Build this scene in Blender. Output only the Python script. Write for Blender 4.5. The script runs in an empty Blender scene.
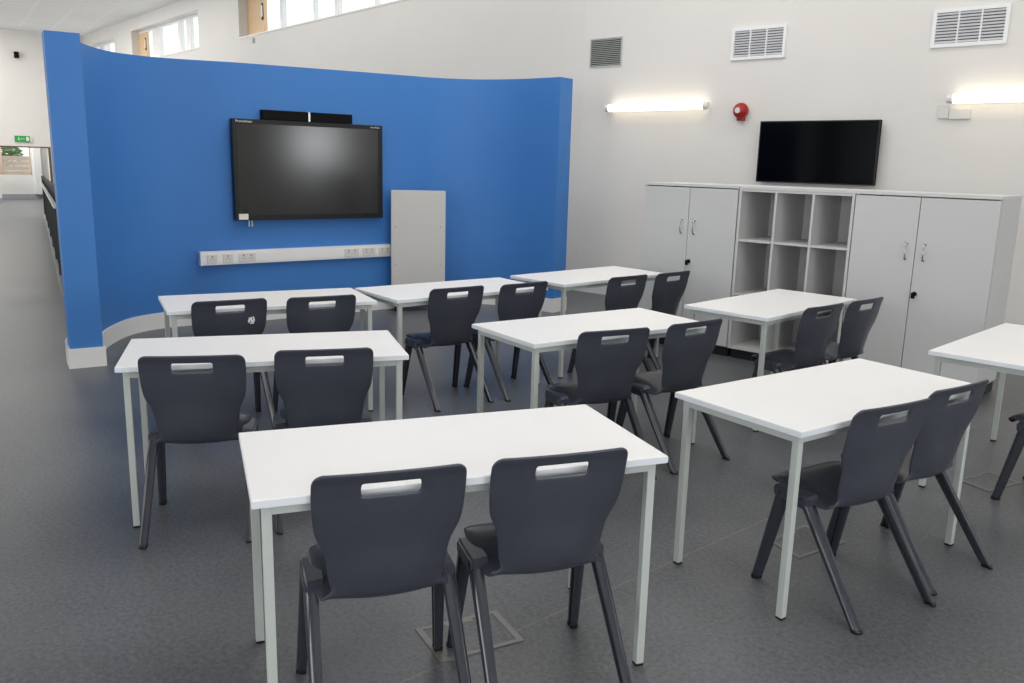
import bpy, bmesh, math, random
from mathutils import Vector, Matrix
random.seed(7)
sc = bpy.context.scene
COL = sc.collection
R = math.radians

# ---------------------------------------------------------------- materials
def new_mat(name):
    m = bpy.data.materials.new(name); m.use_nodes = True
    nt = m.node_tree
    return m, nt, nt.nodes['Principled BSDF']

def lin(c):
    return tuple((x/12.92 if x <= .04045 else ((x+.055)/1.055)**2.4) for x in c)

def paint(name, rgb, rough=.5, var=.04, scale=6.0, spec=.5, bump=0.0, bscale=200.0, metal=0.0, coat=0.0):
    """sRGB colour with a slight procedural mottling"""
    m, nt, b = new_mat(name)
    c = lin(rgb)
    tc = nt.nodes.new('ShaderNodeTexCoord')
    nz = nt.nodes.new('ShaderNodeTexNoise'); nz.inputs['Scale'].default_value = scale; nz.inputs['Detail'].default_value = 4
    cr = nt.nodes.new('ShaderNodeValToRGB')
    cr.color_ramp.elements[0].position = .3; cr.color_ramp.elements[1].position = .7
    cr.color_ramp.elements[0].color = (*[x*(1-var) for x in c], 1)
    cr.color_ramp.elements[1].color = (*[min(1, x*(1+var)) for x in c], 1)
    nt.links.new(tc.outputs['Object'], nz.inputs['Vector'])
    nt.links.new(nz.outputs['Fac'], cr.inputs['Fac'])
    nt.links.new(cr.outputs['Color'], b.inputs['Base Color'])
    b.inputs['Roughness'].default_value = rough
    b.inputs['Specular IOR Level'].default_value = spec
    b.inputs['Metallic'].default_value = metal
    b.inputs['Coat Weight'].default_value = coat
    b.inputs['Coat Roughness'].default_value = .08
    if bump:
        n2 = nt.nodes.new('ShaderNodeTexNoise'); n2.inputs['Scale'].default_value = bscale
        bp = nt.nodes.new('ShaderNodeBump'); bp.inputs['Strength'].default_value = bump; bp.inputs['Distance'].default_value = .002
        nt.links.new(tc.outputs['Object'], n2.inputs['Vector'])
        nt.links.new(n2.outputs['Fac'], bp.inputs['Height'])
        nt.links.new(bp.outputs['Normal'], b.inputs['Normal'])
    return m

def emit(name, rgb, strength):
    m, nt, b = new_mat(name)
    b.inputs['Base Color'].default_value = (*rgb, 1)
    b.inputs['Emission Color'].default_value = (*rgb, 1)
    b.inputs['Emission Strength'].default_value = strength
    return m

def floor_material():
    m, nt, b = new_mat('vinyl_floor')
    tc = nt.nodes.new('ShaderNodeTexCoord')
    N = nt.nodes.new; L = nt.links.new
    n1 = N('ShaderNodeTexNoise'); n1.inputs['Scale'].default_value = 1.1; n1.inputs['Detail'].default_value = 6
    n2 = N('ShaderNodeTexNoise'); n2.inputs['Scale'].default_value = 55; n2.inputs['Detail'].default_value = 8; n2.inputs['Roughness'].default_value = .75
    L(tc.outputs['Object'], n1.inputs['Vector']); L(tc.outputs['Object'], n2.inputs['Vector'])
    mx = N('ShaderNodeMath'); mx.operation = 'MULTIPLY_ADD'; mx.inputs[1].default_value = .35
    L(n1.outputs['Fac'], mx.inputs[0])
    m2 = N('ShaderNodeMath'); m2.operation = 'MULTIPLY'; m2.inputs[1].default_value = .65
    L(n2.outputs['Fac'], m2.inputs[0]); L(m2.outputs[0], mx.inputs[2])
    cr = N('ShaderNodeValToRGB')
    cr.color_ramp.elements[0].position = .40; cr.color_ramp.elements[1].position = .60
    cr.color_ramp.elements[0].color = (*lin(FLOOR_A), 1); cr.color_ramp.elements[1].color = (*lin(FLOOR_B), 1)
    L(mx.outputs[0], cr.inputs['Fac'])
    # welded sheet seams, two metres apart
    mp = N('ShaderNodeMapping'); mp.vector_type = 'POINT'
    mp.inputs['Rotation'].default_value = (0, 0, R(6.7)); L(tc.outputs['Object'], mp.inputs['Vector'])
    sx = N('ShaderNodeSeparateXYZ'); L(mp.outputs['Vector'], sx.inputs[0])
    ad = N('ShaderNodeMath'); ad.operation = 'ADD'; ad.inputs[1].default_value = 1.99; L(sx.outputs['X'], ad.inputs[0])
    md = N('ShaderNodeMath'); md.operation = 'ABSOLUTE'; L(ad.outputs[0], md.inputs[0])
    lt = N('ShaderNodeMath'); lt.operation = 'LESS_THAN'; lt.inputs[1].default_value = .003; L(md.outputs[0], lt.inputs[0])
    mixc = N('ShaderNodeMix'); mixc.data_type = 'RGBA'
    ml = N('ShaderNodeMath'); ml.operation = 'MULTIPLY'; ml.inputs[1].default_value = .25; L(lt.outputs[0], ml.inputs[0])
    L(ml.outputs[0], mixc.inputs['Factor']); L(cr.outputs['Color'], mixc.inputs['A']); mixc.inputs['B'].default_value = (*lin((.62, .61, .6)), 1)
    L(mixc.outputs['Result'], b.inputs['Base Color'])
    rr = N('ShaderNodeMapRange'); rr.inputs['To Min'].default_value = .3; rr.inputs['To Max'].default_value = .46
    L(n1.outputs['Fac'], rr.inputs['Value']); L(rr.outputs['Result'], b.inputs['Roughness'])
    b.inputs['Specular IOR Level'].default_value = .42
    bp = N('ShaderNodeBump'); bp.inputs['Strength'].default_value = .15; bp.inputs['Distance'].default_value = .001
    L(n2.outputs['Fac'], bp.inputs['Height']); L(bp.outputs['Normal'], b.inputs['Normal'])
    return m

def ceiling_material():
    m, nt, b = new_mat('ceiling_planks')
    N = nt.nodes.new; L = nt.links.new
    tc = N('ShaderNodeTexCoord')
    mp = N('ShaderNodeMapping'); mp.inputs['Rotation'].default_value = (0, 0, R(14)); L(tc.outputs['Object'], mp.inputs['Vector'])
    br = N('ShaderNodeTexBrick'); L(mp.outputs['Vector'], br.inputs['Vector'])
    br.inputs['Scale'].default_value = 1.0; br.inputs['Brick Width'].default_value = .6; br.inputs['Row Height'].default_value = .84
    br.inputs['Mortar Size'].default_value = .045; br.inputs['Mortar Smooth'].default_value = .1
    br.offset = 0.0
    br.inputs['Color1'].default_value = (*lin((.95, .945, .94)), 1); br.inputs['Color2'].default_value = (*lin((.94, .935, .93)), 1)
    br.inputs['Mortar'].default_value = (*lin((.96, .96, .955)), 1)
    L(br.outputs['Color'], b.inputs['Base Color']); b.inputs['Roughness'].default_value = .8
    return m

def wood_material():
    m, nt, b = new_mat('pale_wood')
    N = nt.nodes.new; L = nt.links.new
    tc = N('ShaderNodeTexCoord'); mp = N('ShaderNodeMapping'); mp.inputs['Scale'].default_value = (6, 6, .5); L(tc.outputs['Object'], mp.inputs['Vector'])
    nz = N('ShaderNodeTexNoise'); nz.inputs['Scale'].default_value = 5; nz.inputs['Detail'].default_value = 6; L(mp.outputs['Vector'], nz.inputs['Vector'])
    cr = N('ShaderNodeValToRGB'); cr.color_ramp.elements[0].color = (*lin((.80, .66, .50)), 1); cr.color_ramp.elements[1].color = (*lin((.88, .76, .61)), 1)
    L(nz.outputs['Fac'], cr.inputs['Fac']); L(cr.outputs['Color'], b.inputs['Base Color']); b.inputs['Roughness'].default_value = .5
    return m

def glass_material():
    m, nt, b = new_mat('window_glass')
    N = nt.nodes.new; L = nt.links.new
    nt.nodes.remove(b)
    tr = N('ShaderNodeBsdfTransparent'); tr.inputs['Color'].default_value = (.96, .98, .98, 1)
    gl = N('ShaderNodeBsdfGlossy'); gl.inputs['Roughness'].default_value = .02
    mx = N('ShaderNodeMixShader'); mx.inputs[0].default_value = .05; L(tr.outputs[0], mx.inputs[1]); L(gl.outputs[0], mx.inputs[2])
    L(mx.outputs[0], nt.nodes['Material Output'].inputs['Surface'])
    return m

FLOOR_A = (.272, .278, .287); FLOOR_B = (.408, .415, .426)
M = {}
M['floor'] = floor_material()
M['ceiling'] = ceiling_material()
M['wood'] = wood_material()
M['glass'] = glass_material()
M['wall'] = paint('white_wall_paint', (.87, .857, .838), .75, .012, 1.5, .3, .05, 300)
M['white'] = paint('white_gloss_trim', (.90, .895, .885), .45, .015, 3)
M['blue'] = paint('blue_wall_paint', (.25, .478, .745), .55, .02, 2.0, .35, .05, 300)
M['tabletop'] = paint('white_laminate', (.90, .895, .89), .38, .012, 4, .45)
M['tabledge'] = paint('white_edge_band', (.86, .875, .89), .45, .01)
M['frame'] = paint('grey_green_powder_coat', (.715, .735, .715), .4, .02, 8, .45)
M['chair'] = paint('charcoal_polypropylene', (.225, .238, .275), .28, .05, 30, .5, .12, 900)
M['chairleg'] = paint('charcoal_leg_plastic', (.18, .19, .22), .2, .05, 20, .5, coat=.3)
M['rubber'] = paint('black_rubber', (.08, .08, .085), .7, .1, 20, .3)
M['black'] = paint('black_plastic', (.02, .02, .024), .6, .05, 20, .15)
M['bezel'] = paint('display_bezel', (.06, .06, .065), .4, .05, 20, .4)
M['screen'] = paint('matt_display_glass', (.135, .14, .135), .15, .02, 3, .6)
M['tvscreen'] = paint('glossy_tv_glass', (.012, .018, .026), .1, .02, 3, .06)
M['cab'] = paint('grey_white_melamine', (.765, .765, .76), .5, .012, 3, .4)
M['cabtop'] = paint('grey_white_edge', (.79, .79, .785), .5, .012, 3, .4)
M['cabwarm'] = paint('warm_grey_melamine', (.78, .77, .755), .5, .012, 3, .4)
M['plinth'] = paint('black_plinth', (.09, .09, .09), .6, .05, 10)
M['chrome'] = paint('satin_chrome', (.72, .72, .73), .25, .02, 20, .5, metal=1.0)
M['steel'] = paint('brushed_trim', (.47, .465, .45), .45, .03, 20, .5, metal=.2)
M['pvc'] = paint('white_pvc', (.90, .885, .885), .35, .01, 5)
M['socket'] = paint('socket_plate', (.83, .82, .80), .35, .01, 5)
M['red'] = paint('red_alarm_plastic', (.62, .04, .08), .3, .05, 20)
M['louvre'] = paint('grey_louvre', (.70, .71, .68), .5, .03, 20)
M['ventwhite'] = paint('vent_white', (.91, .91, .915), .45, .01, 20)
M['dark'] = paint('duct_dark', (.16, .16, .16), .8, .05, 10)
M['slatdark'] = paint('slat_gap', (.36, .35, .36), .8, .05, 10)
M['skirtgrey'] = paint('grey_skirting', (.60, .61, .62), .5, .02, 5)
M['palefr'] = paint('pale_timber_frame', (.74, .66, .58), .5, .05, 8)
M['brown'] = paint('brown_frame', (.36, .29, .23), .5, .06, 10)
M['railpanel'] = paint('dark_green_panel', (.07, .11, .095), .8, .1, 14, .1)
M['green'] = paint('exit_green', (.10, .62, .25), .4, .02, 10)
M['tube'] = emit('lamp_diffuser', (1.0, .90, .72), 2.9)
M['leaf'] = paint('leaf_green', (.50, .64, .36), .6, .35, 3)
M['bark'] = paint('bark', (.36, .27, .2), .8, .1, 10)
M['fence'] = paint('weathered_timber', (.93, .85, .78), .7, .05, 6)
M['ground'] = paint('garden_paving', (.62, .6, .56), .8, .08, 3)
M['smudge'] = paint('white_paint_smudge', (.85, .87, .86), .5, .02, 10)
M['sticker'] = paint('white_sticker', (.88, .86, .83), .5, .02, 10)

# ---------------------------------------------------------------- helpers
def obj(name, bm, mat, parent=None, smooth=False, bevel=0.0):
    bmesh.ops.recalc_face_normals(bm, faces=bm.faces)
    if bevel:
        bmesh.ops.bevel(bm, geom=list(bm.edges), offset=bevel, segments=2, affect='EDGES', profile=.6)
    me = bpy.data.meshes.new(name)
    bm.to_mesh(me); bm.free()
    for p in me.polygons: p.use_smooth = smooth
    me.materials.append(mat)
    o = bpy.data.objects.new(name, me); COL.objects.link(o)
    if parent: o.parent = parent
    return o

def thing(name, label, cat, loc=(0, 0, 0), rz=0.0, group=None):
    o = bpy.data.objects.new(name, None); COL.objects.link(o)
    o.empty_display_size = .1
    o.location = loc; o.rotation_euler = (0, 0, rz)
    tag(o, label, cat, group); return o

def tag(o, label, cat, group=None, kind=None):
    o['label'] = label; o['category'] = cat
    if group: o['group'] = group
    if kind: o['kind'] = kind
    return o

def struct(o, label, cat):
    return tag(o, label, cat, kind='structure')

def box(bm, x0, x1, y0, y1, z0, z1, Mx=None):
    v = [bm.verts.new((x, y, z)) for z in (z0, z1) for x, y in ((x0, y0), (x1, y0), (x1, y1), (x0, y1))]
    for f in ((3, 2, 1, 0), (4, 5, 6, 7), (0, 1, 5, 4), (1, 2, 6, 5), (2, 3, 7, 6), (3, 0, 4, 7)):
        bm.faces.new([v[i] for i in f])
    if Mx is not None:
        bmesh.ops.transform(bm, matrix=Mx, verts=v)
    return v

def bx(x0, x1, y0, y1, z0, z1, Mx=None):
    bm = bmesh.new(); box(bm, x0, x1, y0, y1, z0, z1, Mx); return bm

def cyl(bm, p, q, r, n=16, r2=None, cap=True):
    p, q = Vector(p), Vector(q); d = (q-p).normalized()
    a = d.orthogonal().normalized(); b = d.cross(a); r2 = r if r2 is None else r2
    A = [bm.verts.new(p+(a*math.cos(t)+b*math.sin(t))*r) for t in [2*math.pi*i/n for i in range(n)]]
    B = [bm.verts.new(q+(a*math.cos(t)+b*math.sin(t))*r2) for t in [2*math.pi*i/n for i in range(n)]]
    for i in range(n): bm.faces.new((A[i], A[(i+1) % n], B[(i+1) % n], B[i]))
    if cap: bm.faces.new(A[::-1]); bm.faces.new(B)

def lathe(bm, prof, n=24, Mx=None):
    """profile of (radius, height) about z"""
    rings = []
    for r, z in prof:
        if r < 1e-6: rings.append([bm.verts.new((0, 0, z))])
        else: rings.append([bm.verts.new((r*math.cos(2*math.pi*i/n), r*math.sin(2*math.pi*i/n), z)) for i in range(n)])
    for A, B in zip(rings, rings[1:]):
        for i in range(n):
            j = (i+1) % n
            if len(A) == 1: bm.faces.new((A[0], B[i], B[j]))
            elif len(B) == 1: bm.faces.new((A[i], A[j], B[0]))
            else: bm.faces.new((A[i], A[j], B[j], B[i]))
    if Mx is not None:
        bmesh.ops.transform(bm, matrix=Mx, verts=[v for r in rings for v in r])

def tube(bm, pts, r, n=10):
    pts = [Vector(p) for p in pts]; rings = []
    up = Vector((0, 0, 1))
    for i, p in enumerate(pts):
        d = (pts[min(i+1, len(pts)-1)]-pts[max(i-1, 0)]).normalized()
        a = d.cross(up)
        if a.length < 1e-3: a = d.cross(Vector((0, 1, 0)))
        a.normalize(); b = d.cross(a)
        rings.append([bm.verts.new(p+(a*math.cos(2*math.pi*k/n)+b*math.sin(2*math.pi*k/n))*r) for k in range(n)])
    for A, B in zip(rings, rings[1:]):
        for k in range(n): bm.faces.new((A[k], A[(k+1) % n], B[(k+1) % n], B[k]))
    bm.faces.new(rings[0][::-1]); bm.faces.new(rings[-1])

def prism(bm, poly, z0, z1):
    A = [bm.verts.new((x, y, z0)) for x, y in poly]; B = [bm.verts.new((x, y, z1)) for x, y in poly]
    n = len(poly)
    for i in range(n): bm.faces.new((A[i], A[(i+1) % n], B[(i+1) % n], B[i]))
    bm.faces.new(A[::-1]); bm.faces.new(B)

def catmull(P, k):
    out = []
    n = len(P)
    for i in range(n-1):
        p0 = P[max(i-1, 0)]; p1 = P[i]; p2 = P[i+1]; p3 = P[min(i+2, n-1)]
        for j in range(k):
            t = j/k
            out.append(tuple(.5*((2*b)+(-a+c)*t+(2*a-5*b+4*c-d)*t*t+(-a+3*b-3*c+d)*t**3) for a, b, c, d in zip(p0, p1, p2, p3)))
    out.append(P[-1])
    return out

def bake(o):
    dg = bpy.context.evaluated_depsgraph_get(); dg.update()
    me = bpy.data.meshes.new_from_object(o.evaluated_get(dg))
    old = o.data; o.modifiers.clear(); o.data = me
    bpy.data.meshes.remove(old)
    return me

def text_mesh(name, s, size, mat, parent, Mx):
    cu = bpy.data.curves.new(name, 'FONT'); cu.body = s; cu.size = size; cu.extrude = .0006
    t = bpy.data.objects.new(name, cu); COL.objects.link(t)
    bpy.context.view_layer.update()
    me = bpy.data.meshes.new_from_object(t.evaluated_get(bpy.context.evaluated_depsgraph_get()))
    bpy.data.objects.remove(t); bpy.data.curves.remove(cu)
    me.transform(Mx); me.materials.clear(); me.materials.append(mat)
    o = bpy.data.objects.new(name, me); COL.objects.link(o); o.parent = parent
    return o

# ---------------------------------------------------------------- room shell
DEP = .28
H_C = 5.17                       # ceiling height
# window wall frame: origin, along (far left), towards the room
WA = Vector((-6.7, 8.6, 0)); TH = R(172)
WD = Vector((math.cos(TH), math.sin(TH), 0)); WN = Vector((-math.sin(TH), math.cos(TH), 0))   # WN points into the room
if WN.y > 0: WN = -WN
# local (t along, s into the room, z)
WM = Matrix(((WD.x, WN.x, 0, WA.x), (WD.y, WN.y, 0, WA.y), (0, 0, 1, 0), (0, 0, 0, 1)))

def wp(t, s): p = WM @ Vector((t, s, 0)); return (p.x, p.y)
plan = [(6, -7.5), (6, 8.85), (-6.7, 8.85), wp(0, -DEP), wp(25, -DEP), wp(25, 14), (wp(25, 14)[0], -7.5)]
bm = bmesh.new(); prism(bm, plan, -.12, 0)
o = obj('floor', bm, M['floor']); struct(o, 'mottled grey vinyl sheet floor under all the tables', 'floor')
bm = bmesh.new(); prism(bm, plan, H_C, H_C+.15)
o = obj('ceiling', bm, M['ceiling']); struct(o, 'white suspended plank ceiling high above the corridor', 'ceiling')
o = obj('wall_right', bx(-6.7, 5.8, 8.6, 8.85, 0, H_C), M['wall']); struct(o, 'plain white wall behind the cupboards, with vents and tube lights', 'wall')
o = obj('baseboard_right', bx(-6.7, 5.79, 8.582, 8.6, 0, .12), M['white']); struct(o, 'white skirting at the foot of the right wall', 'baseboard')

# wall with the clerestory windows
SILL, HEAD = 4.02, 4.85
openings = [(2.6, 10.45), (12.8, 17.85), (19.5, 22.3)]
bm = bmesh.new()
box(bm, -.4, .1, -DEP, -.07, 0, H_C, WM); box(bm, 0, 25.5, -DEP, 0, 0, SILL, WM); box(bm, 0, 25.5, -DEP, 0, HEAD, H_C, WM)
edges = [0]+[v for p in openings for v in p]+[25.5]
for i in range(0, len(edges), 2): box(bm, edges[i], edges[i+1], -DEP, 0, SILL, HEAD, WM)
o = obj('wall_back', bm, M['wall']); struct(o, 'tall white wall with high windows, seen over the blue partition', 'wall')
o = obj('baseboard_back', bx(.02, 22.9, 0, .018, 0, .12, WM), M['white']); struct(o, 'white skirting along the window wall behind the blue partition', 'baseboard')

def clerestory(n, t0, t1, wood, mull, label):
    bm = bmesh.new(); y0, y1 = -DEP+.01, -DEP+.08
    box(bm, t0, t1, y0, y1, SILL, SILL+.05, WM); box(bm, t0, t1, y0, y1, HEAD-.06, HEAD, WM)
    for t, w in mull: box(bm, t-w/2, t+w/2, y0, y1+.02, SILL+.05, HEAD-.06, WM)
    box(bm, t0, t0+.06, y0, y1, SILL+.05, HEAD-.06, WM)
    fr = obj('window_%d' % n, bm, M['white']); struct(fr, label, 'window')
    if wood:
        obj('timber_panel', bx(wood[0], wood[1], y0+.0, y1+.01, SILL+.05, HEAD-.06, WM), M['wood'], fr)['label'] = 'pale timber ventilation panel'
        bm = bmesh.new(); box(bm, wood[0]+.01, wood[0]+.07, y1+.01, y1+.03, SILL+.30, SILL+.62, WM)
        op = obj('window_opener', bm, M['dark'], fr)
        obj('opener_cover', bx(wood[0]+.012, wood[0]+.06, y1+.03, y1+.04, SILL+.36, SILL+.58, WM), M['white'], op)  # bright slit in the panel, put in as a white box on a dark surround
    obj('pane', bx(t0+.06, (wood[0] if wood else t1), y0+.03, y0+.038, SILL+.05, HEAD-.06, WM), M['glass'], fr)
    obj('sill', bx(t0, t1, -DEP+.08, .012, SILL-.022, SILL+.004, WM), M['white'], fr)
    return fr
clerestory(1, 2.6, 10.45, (9.62, 10.45), [(8.78, .12), (7.4, .05), (6.54, .14), (5.2, .05), (4.2, .14)], 'long high window at top centre, nearest of the high windows, with timber panel')
clerestory(2, 12.8, 17.85, (17.2, 17.85), [(16.35, .62), (14.58, .22), (13.95, .28)], 'middle high window, just above the blue partition, with white frames and timber panel')
clerestory(3, 19.5, 22.3, None, [(21.55, .5), (20.9, .05)], 'farthest high window, a bright corner just above the blue partition')

# far wall of the corridor, with an opening onto a lobby
bm = bmesh.new(); T = 22.9
box(bm, T, T+.25, -.0, 1.24, 0, H_C, WM)                # right of the opening
box(bm, T, T+.25, 1.24, 4.4, 1.70, H_C, WM)             # over the opening
box(bm, T, T+.25, 4.4, 14, 0, H_C, WM)
o = obj('wall_far', bm, M['wall']); struct(o, 'white end wall of the corridor above the lobby opening', 'wall')
o = obj('wall_low', bx(T, T+.25, 2.66, 4.4, 0, .74, WM), M['wall']); struct(o, 'low white wall at the far left edge under the lobby window', 'wall')
o = obj('baseboard_low', bx(T-.018, T, 2.66, 4.4, 0, .12, WM), M['skirtgrey']); struct(o, 'grey skirting on the low wall at the far left', 'baseboard')
bm = bmesh.new()
box(bm, T-.03, T+.02, 1.20, 4.4, 1.66, 1.70, WM); box(bm, T-.03, T+.02, 1.20, 1.26, 0, 1.66, WM)
o = obj('trim_1', bm, M['brown']); struct(o, 'thin brown frame around the opening at the corridor end', 'frame')
E_ = T+1.6
bm = bmesh.new()
box(bm, E_, E_+.2, -.2, 1.46, 0, 2.6, WM); box(bm, E_, E_+.2, 1.46, 5, 0, .78, WM); box(bm, E_, E_+.2, 1.46, 5, 1.95, 2.6, WM)
o = obj('wall_end', bm, M['wall']); struct(o, 'white lobby wall below the garden window at far left', 'wall')
o = obj('baseboard_end', bx(E_-.02, E_, 0, 5, 0, .16, WM), M['skirtgrey']); struct(o, 'grey skirting at the foot of the lobby wall', 'baseboard')
bm = bmesh.new()
box(bm, E_+.02, E_+.1, 1.46, 1.50, .78, 1.95, WM); box(bm, E_+.02, E_+.1, 2.30, 2.40, .78, 1.95, WM)
box(bm, E_+.02, E_+.1, 1.46, 5, .78, .83, WM); box(bm, E_+.02, E_+.1, 1.46, 5, 1.9, 1.95, WM)
w4 = obj('window_4', bm, M['palefr']); struct(w4, 'timber-framed lobby window looking onto the garden fence', 'window')
obj('pane', bx(E_+.055, E_+.06, 1.56, 5, .83, 1.9, WM), M['glass'], w4)
# lobby side column (a pale pier beside that window)
o = obj('trim_2', bx(E_-.22, E_, 1.22, 1.42, .16, 2.6, WM), M['white']); struct(o, 'white pier right of the lobby window', 'pier')

# walls out of the frame: corridor side, room front with windows, right end with a window
bm = bmesh.new()
box(bm, 3, 25, 11, 11.2, 0, .8, WM); box(bm, 3, 25, 11, 11.2, 3.6, H_C, WM)
for a, b in ((3, 4), (9, 9.6), (14.6, 15.2), (20.2, 25)): box(bm, a, b, 11, 11.2, .8, 3.6, WM)
o = obj('wall_left', bm, M['wall']); struct(o, 'white corridor side wall with windows', 'wall')
bm = bmesh.new()
box(bm, -9, 6, -4.2, -4.0, 0, .9); box(bm, -9, 6, -4.2, -4.0, 3.4, H_C)
for x0, x1 in ((-9, -8.4), (-4.7, -4.3), (-.6, -.2), (3.6, 6)): box(bm, x0, x1, -4.2, -4.0, .9, 3.4)
o = obj('wall_front', bm, M['wall']); struct(o, 'white wall with large windows behind the viewer', 'wall')
bm = bmesh.new()
X = 5.5
box(bm, X, X+.2, -7.5, 8.85, 0, .9); box(bm, X, X+.2, -7.5, 8.85, 3.1, H_C)
for y0, y1 in ((-7.5, -3.2), (-.4, .8), (3.6, 7.5), (8.55, 8.85)): box(bm, X, X+.2, y0, y1, .9, 3.1)
o = obj('wall_side', bm, M['wall']); struct(o, 'white end wall with windows to the right of the room', 'wall')

# ---------------------------------------------------------------- curved blue partition
inner = catmull([(-6.504, 2.592), (-6.80, 2.685), (-7.08, 2.83), (-7.305, 3.012), (-7.494, 3.22), (-7.585, 3.43), (-7.605, 3.68),
                 (-7.545, 3.95), (-7.43, 4.25), (-7.36, 4.56), (-7.258, 5.1), (-7.154, 5.65), (-7.08, 6.1), (-7.0, 6.5), (-6.77, 6.84), (-6.36, 7.03), (-5.81, 7.08)], 5)
def offset_path(P, d):
    out = []
    for i, p in enumerate(P):
        a = P[max(i-1, 0)]; b = P[min(i+1, len(P)-1)]
        tx, ty = b[0]-a[0], b[1]-a[1]; l = math.hypot(tx, ty)
        out.append((p[0]+ty/l*d, p[1]-tx/l*d))
    return out
# walking the inner face from the near end the room lies on the right; outside is to the left
sgn = 1.0
probe = offset_path(inner, .1)[20]
if probe[0] > inner[20][0]: sgn = -1.0           # make positive = outwards (away from the room)
outer = offset_path(inner, .224*sgn)
def top_z(p): return 2.40+(p[1]-2.6)/4.4*.062
bm = bmesh.new()
loop = inner+outer[::-1]
A = [bm.verts.new((x, y, 0)) for x, y in loop]
zs = [top_z(p) for p in inner]; zs = zs+zs[::-1]
B = [bm.verts.new((x, y, z)) for (x, y), z in zip(loop, zs)]
n = len(loop); k = len(inner)
for i in range(n): bm.faces.new((A[i], A[(i+1) % n], B[(i+1) % n], B[i]))
for i in range(k-1):
    bm.faces.new((B[i], B[i+1], B[n-2-i], B[n-1-i])); bm.faces.new((A[n-1-i], A[n-2-i], A[i+1], A[i]))
part = obj('wall_partition', bm, M['blue']); struct(part, 'bright blue free-standing curved partition wall with a squared near end', 'wall')
for p in part.data.polygons:
    p.use_smooth = abs(p.normal.z) < .5 and p.area < .6
part.data.set_sharp_from_angle(angle=R(40))
# its white skirting
i2 = offset_path(inner, -.016*sgn); o2 = offset_path(outer, .016*sgn)
def push(p, q, d):        # move p away from q by d
    l = math.hypot(p[0]-q[0], p[1]-q[1]); return (p[0]+(p[0]-q[0])/l*d, p[1]+(p[1]-q[1])/l*d)
for L_ in (i2, o2):
    L_[0] = push(L_[0], L_[1], .016); L_[-1] = push(L_[-1], L_[-2], .016)
bm = bmesh.new()
ins = inner+outer[::-1]; outs = i2+o2[::-1]
rings = []
for (x, y), (u, v) in zip(ins, outs):
    rings.append([bm.verts.new(c) for c in ((x, y, 0), (u, v, 0), (u, v, .148), (x, y, .148))])
for i in range(len(rings)):
    P, Q = rings[i], rings[(i+1) % len(rings)]
    for j in range(4): bm.faces.new((P[j], Q[j], Q[(j+1) % 4], P[(j+1) % 4]))
o = obj('baseboard_partition', bm, M['white']); struct(o, 'tall white skirting around the blue curved partition', 'baseboard')

# ---------------------------------------------------------------- tables
TW, TD, TZ = 1.222, .588, .722
def make_table():
    t = thing('classroom_table', '', 'table')
    bm = bx(-TW/2, TW/2, -TD/2, TD/2, TZ-.024, TZ)
    top = obj('tabletop', bm, M['tabletop'], t, bevel=.0025)
    edge = bmesh.new()
    for a in ((-TW/2-.0012, TW/2+.0012, -TD/2-.0012, -TD/2), (-TW/2-.0012, TW/2+.0012, TD/2, TD/2+.0012), (-TW/2-.0012, -TW/2, -TD/2, TD/2), (TW/2, TW/2+.0012, -TD/2, TD/2)):
        box(edge, *a, TZ-.0215, TZ-.0025)
    obj('edge_band', edge, M['tabledge'], top)
    r = .0135; ix, iy = TW/2-.038, TD/2-.038
    bm = bmesh.new(); z0, z1 = TZ-.054, TZ-.029
    for s in (-1, 1):
        box(bm, -ix+r, ix-r, s*iy-r*.9, s*iy+r*.9, z0, z1); box(bm, s*ix-r*.9, s*ix+r*.9, -iy+r, iy-r, z0, z1)
    for x in (-.35, .35):
        for s in (-1, 1): box(bm, x-.02, x+.02, s*iy-.008, s*iy+.008, z1, TZ-.024)
    obj('frame', bm, M['frame'], t)
    for sx in (-1, 1):
        for sy in (-1, 1):
            lg = obj('leg', bx(sx*ix-r, sx*ix+r, sy*iy-r, sy*iy+r, .008, TZ-.024), M['frame'], t, bevel=.002)
            obj('foot_cap', bx(sx*ix-r*.95, sx*ix+r*.95, sy*iy-r*.95, sy*iy+r*.95, 0, .009), M['rubber'], lg)['label'] = 'black foot cap'
    return t

def dup(root, loc, rz, label, group=None):
    def rec(o, par):
        c = o.copy(); COL.objects.link(c)
        if par: c.parent = par
        for ch in list(o.children): rec(ch, c)
        return c
    r = rec(root, None); r.location = loc; r.rotation_euler = (0, 0, rz); r['label'] = label
    if group: r['group'] = group
    return r

tables = [
 (-1.842, 1.758, 62.765, 'white-topped table nearest the camera, in front of all the others'),
 (-3.434, 2.105, 59.762, 'white-topped table at left, one row behind the nearest table'),
 (-4.643, 2.866, 68.868, 'white-topped table below the wall display, farthest left at the blue wall'),
 (-4.269, 4.103, 79.213, 'white-topped table in front of the grey cupboard on castors'),
 (-2.789, 3.763, 76.115, 'white-topped table in the very middle of the room'),
 (-4.114, 5.490, 84.534, 'white-topped table at the right end of the blue partition, farthest from the camera'),
 (-2.478, 5.347, 87.094, 'white-topped table standing before the open pigeonhole shelves'),
 (-1.267, 3.370, 77.225, 'white-topped table in the right foreground, with two chairs at its near side'),
 (-0.918, 5.088, 86.909, 'white-topped table cut off by the right edge of the photo'),
]
proto = make_table()
for i, (x, y, a, lab) in enumerate(tables):
    if i == 0:
        proto.location = (x, y, 0); proto.rotation_euler = (0, 0, R(a)); proto['label'] = lab; proto['group'] = 'white classroom tables'
    else: dup(proto, (x, y, 0), R(a), lab)

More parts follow.
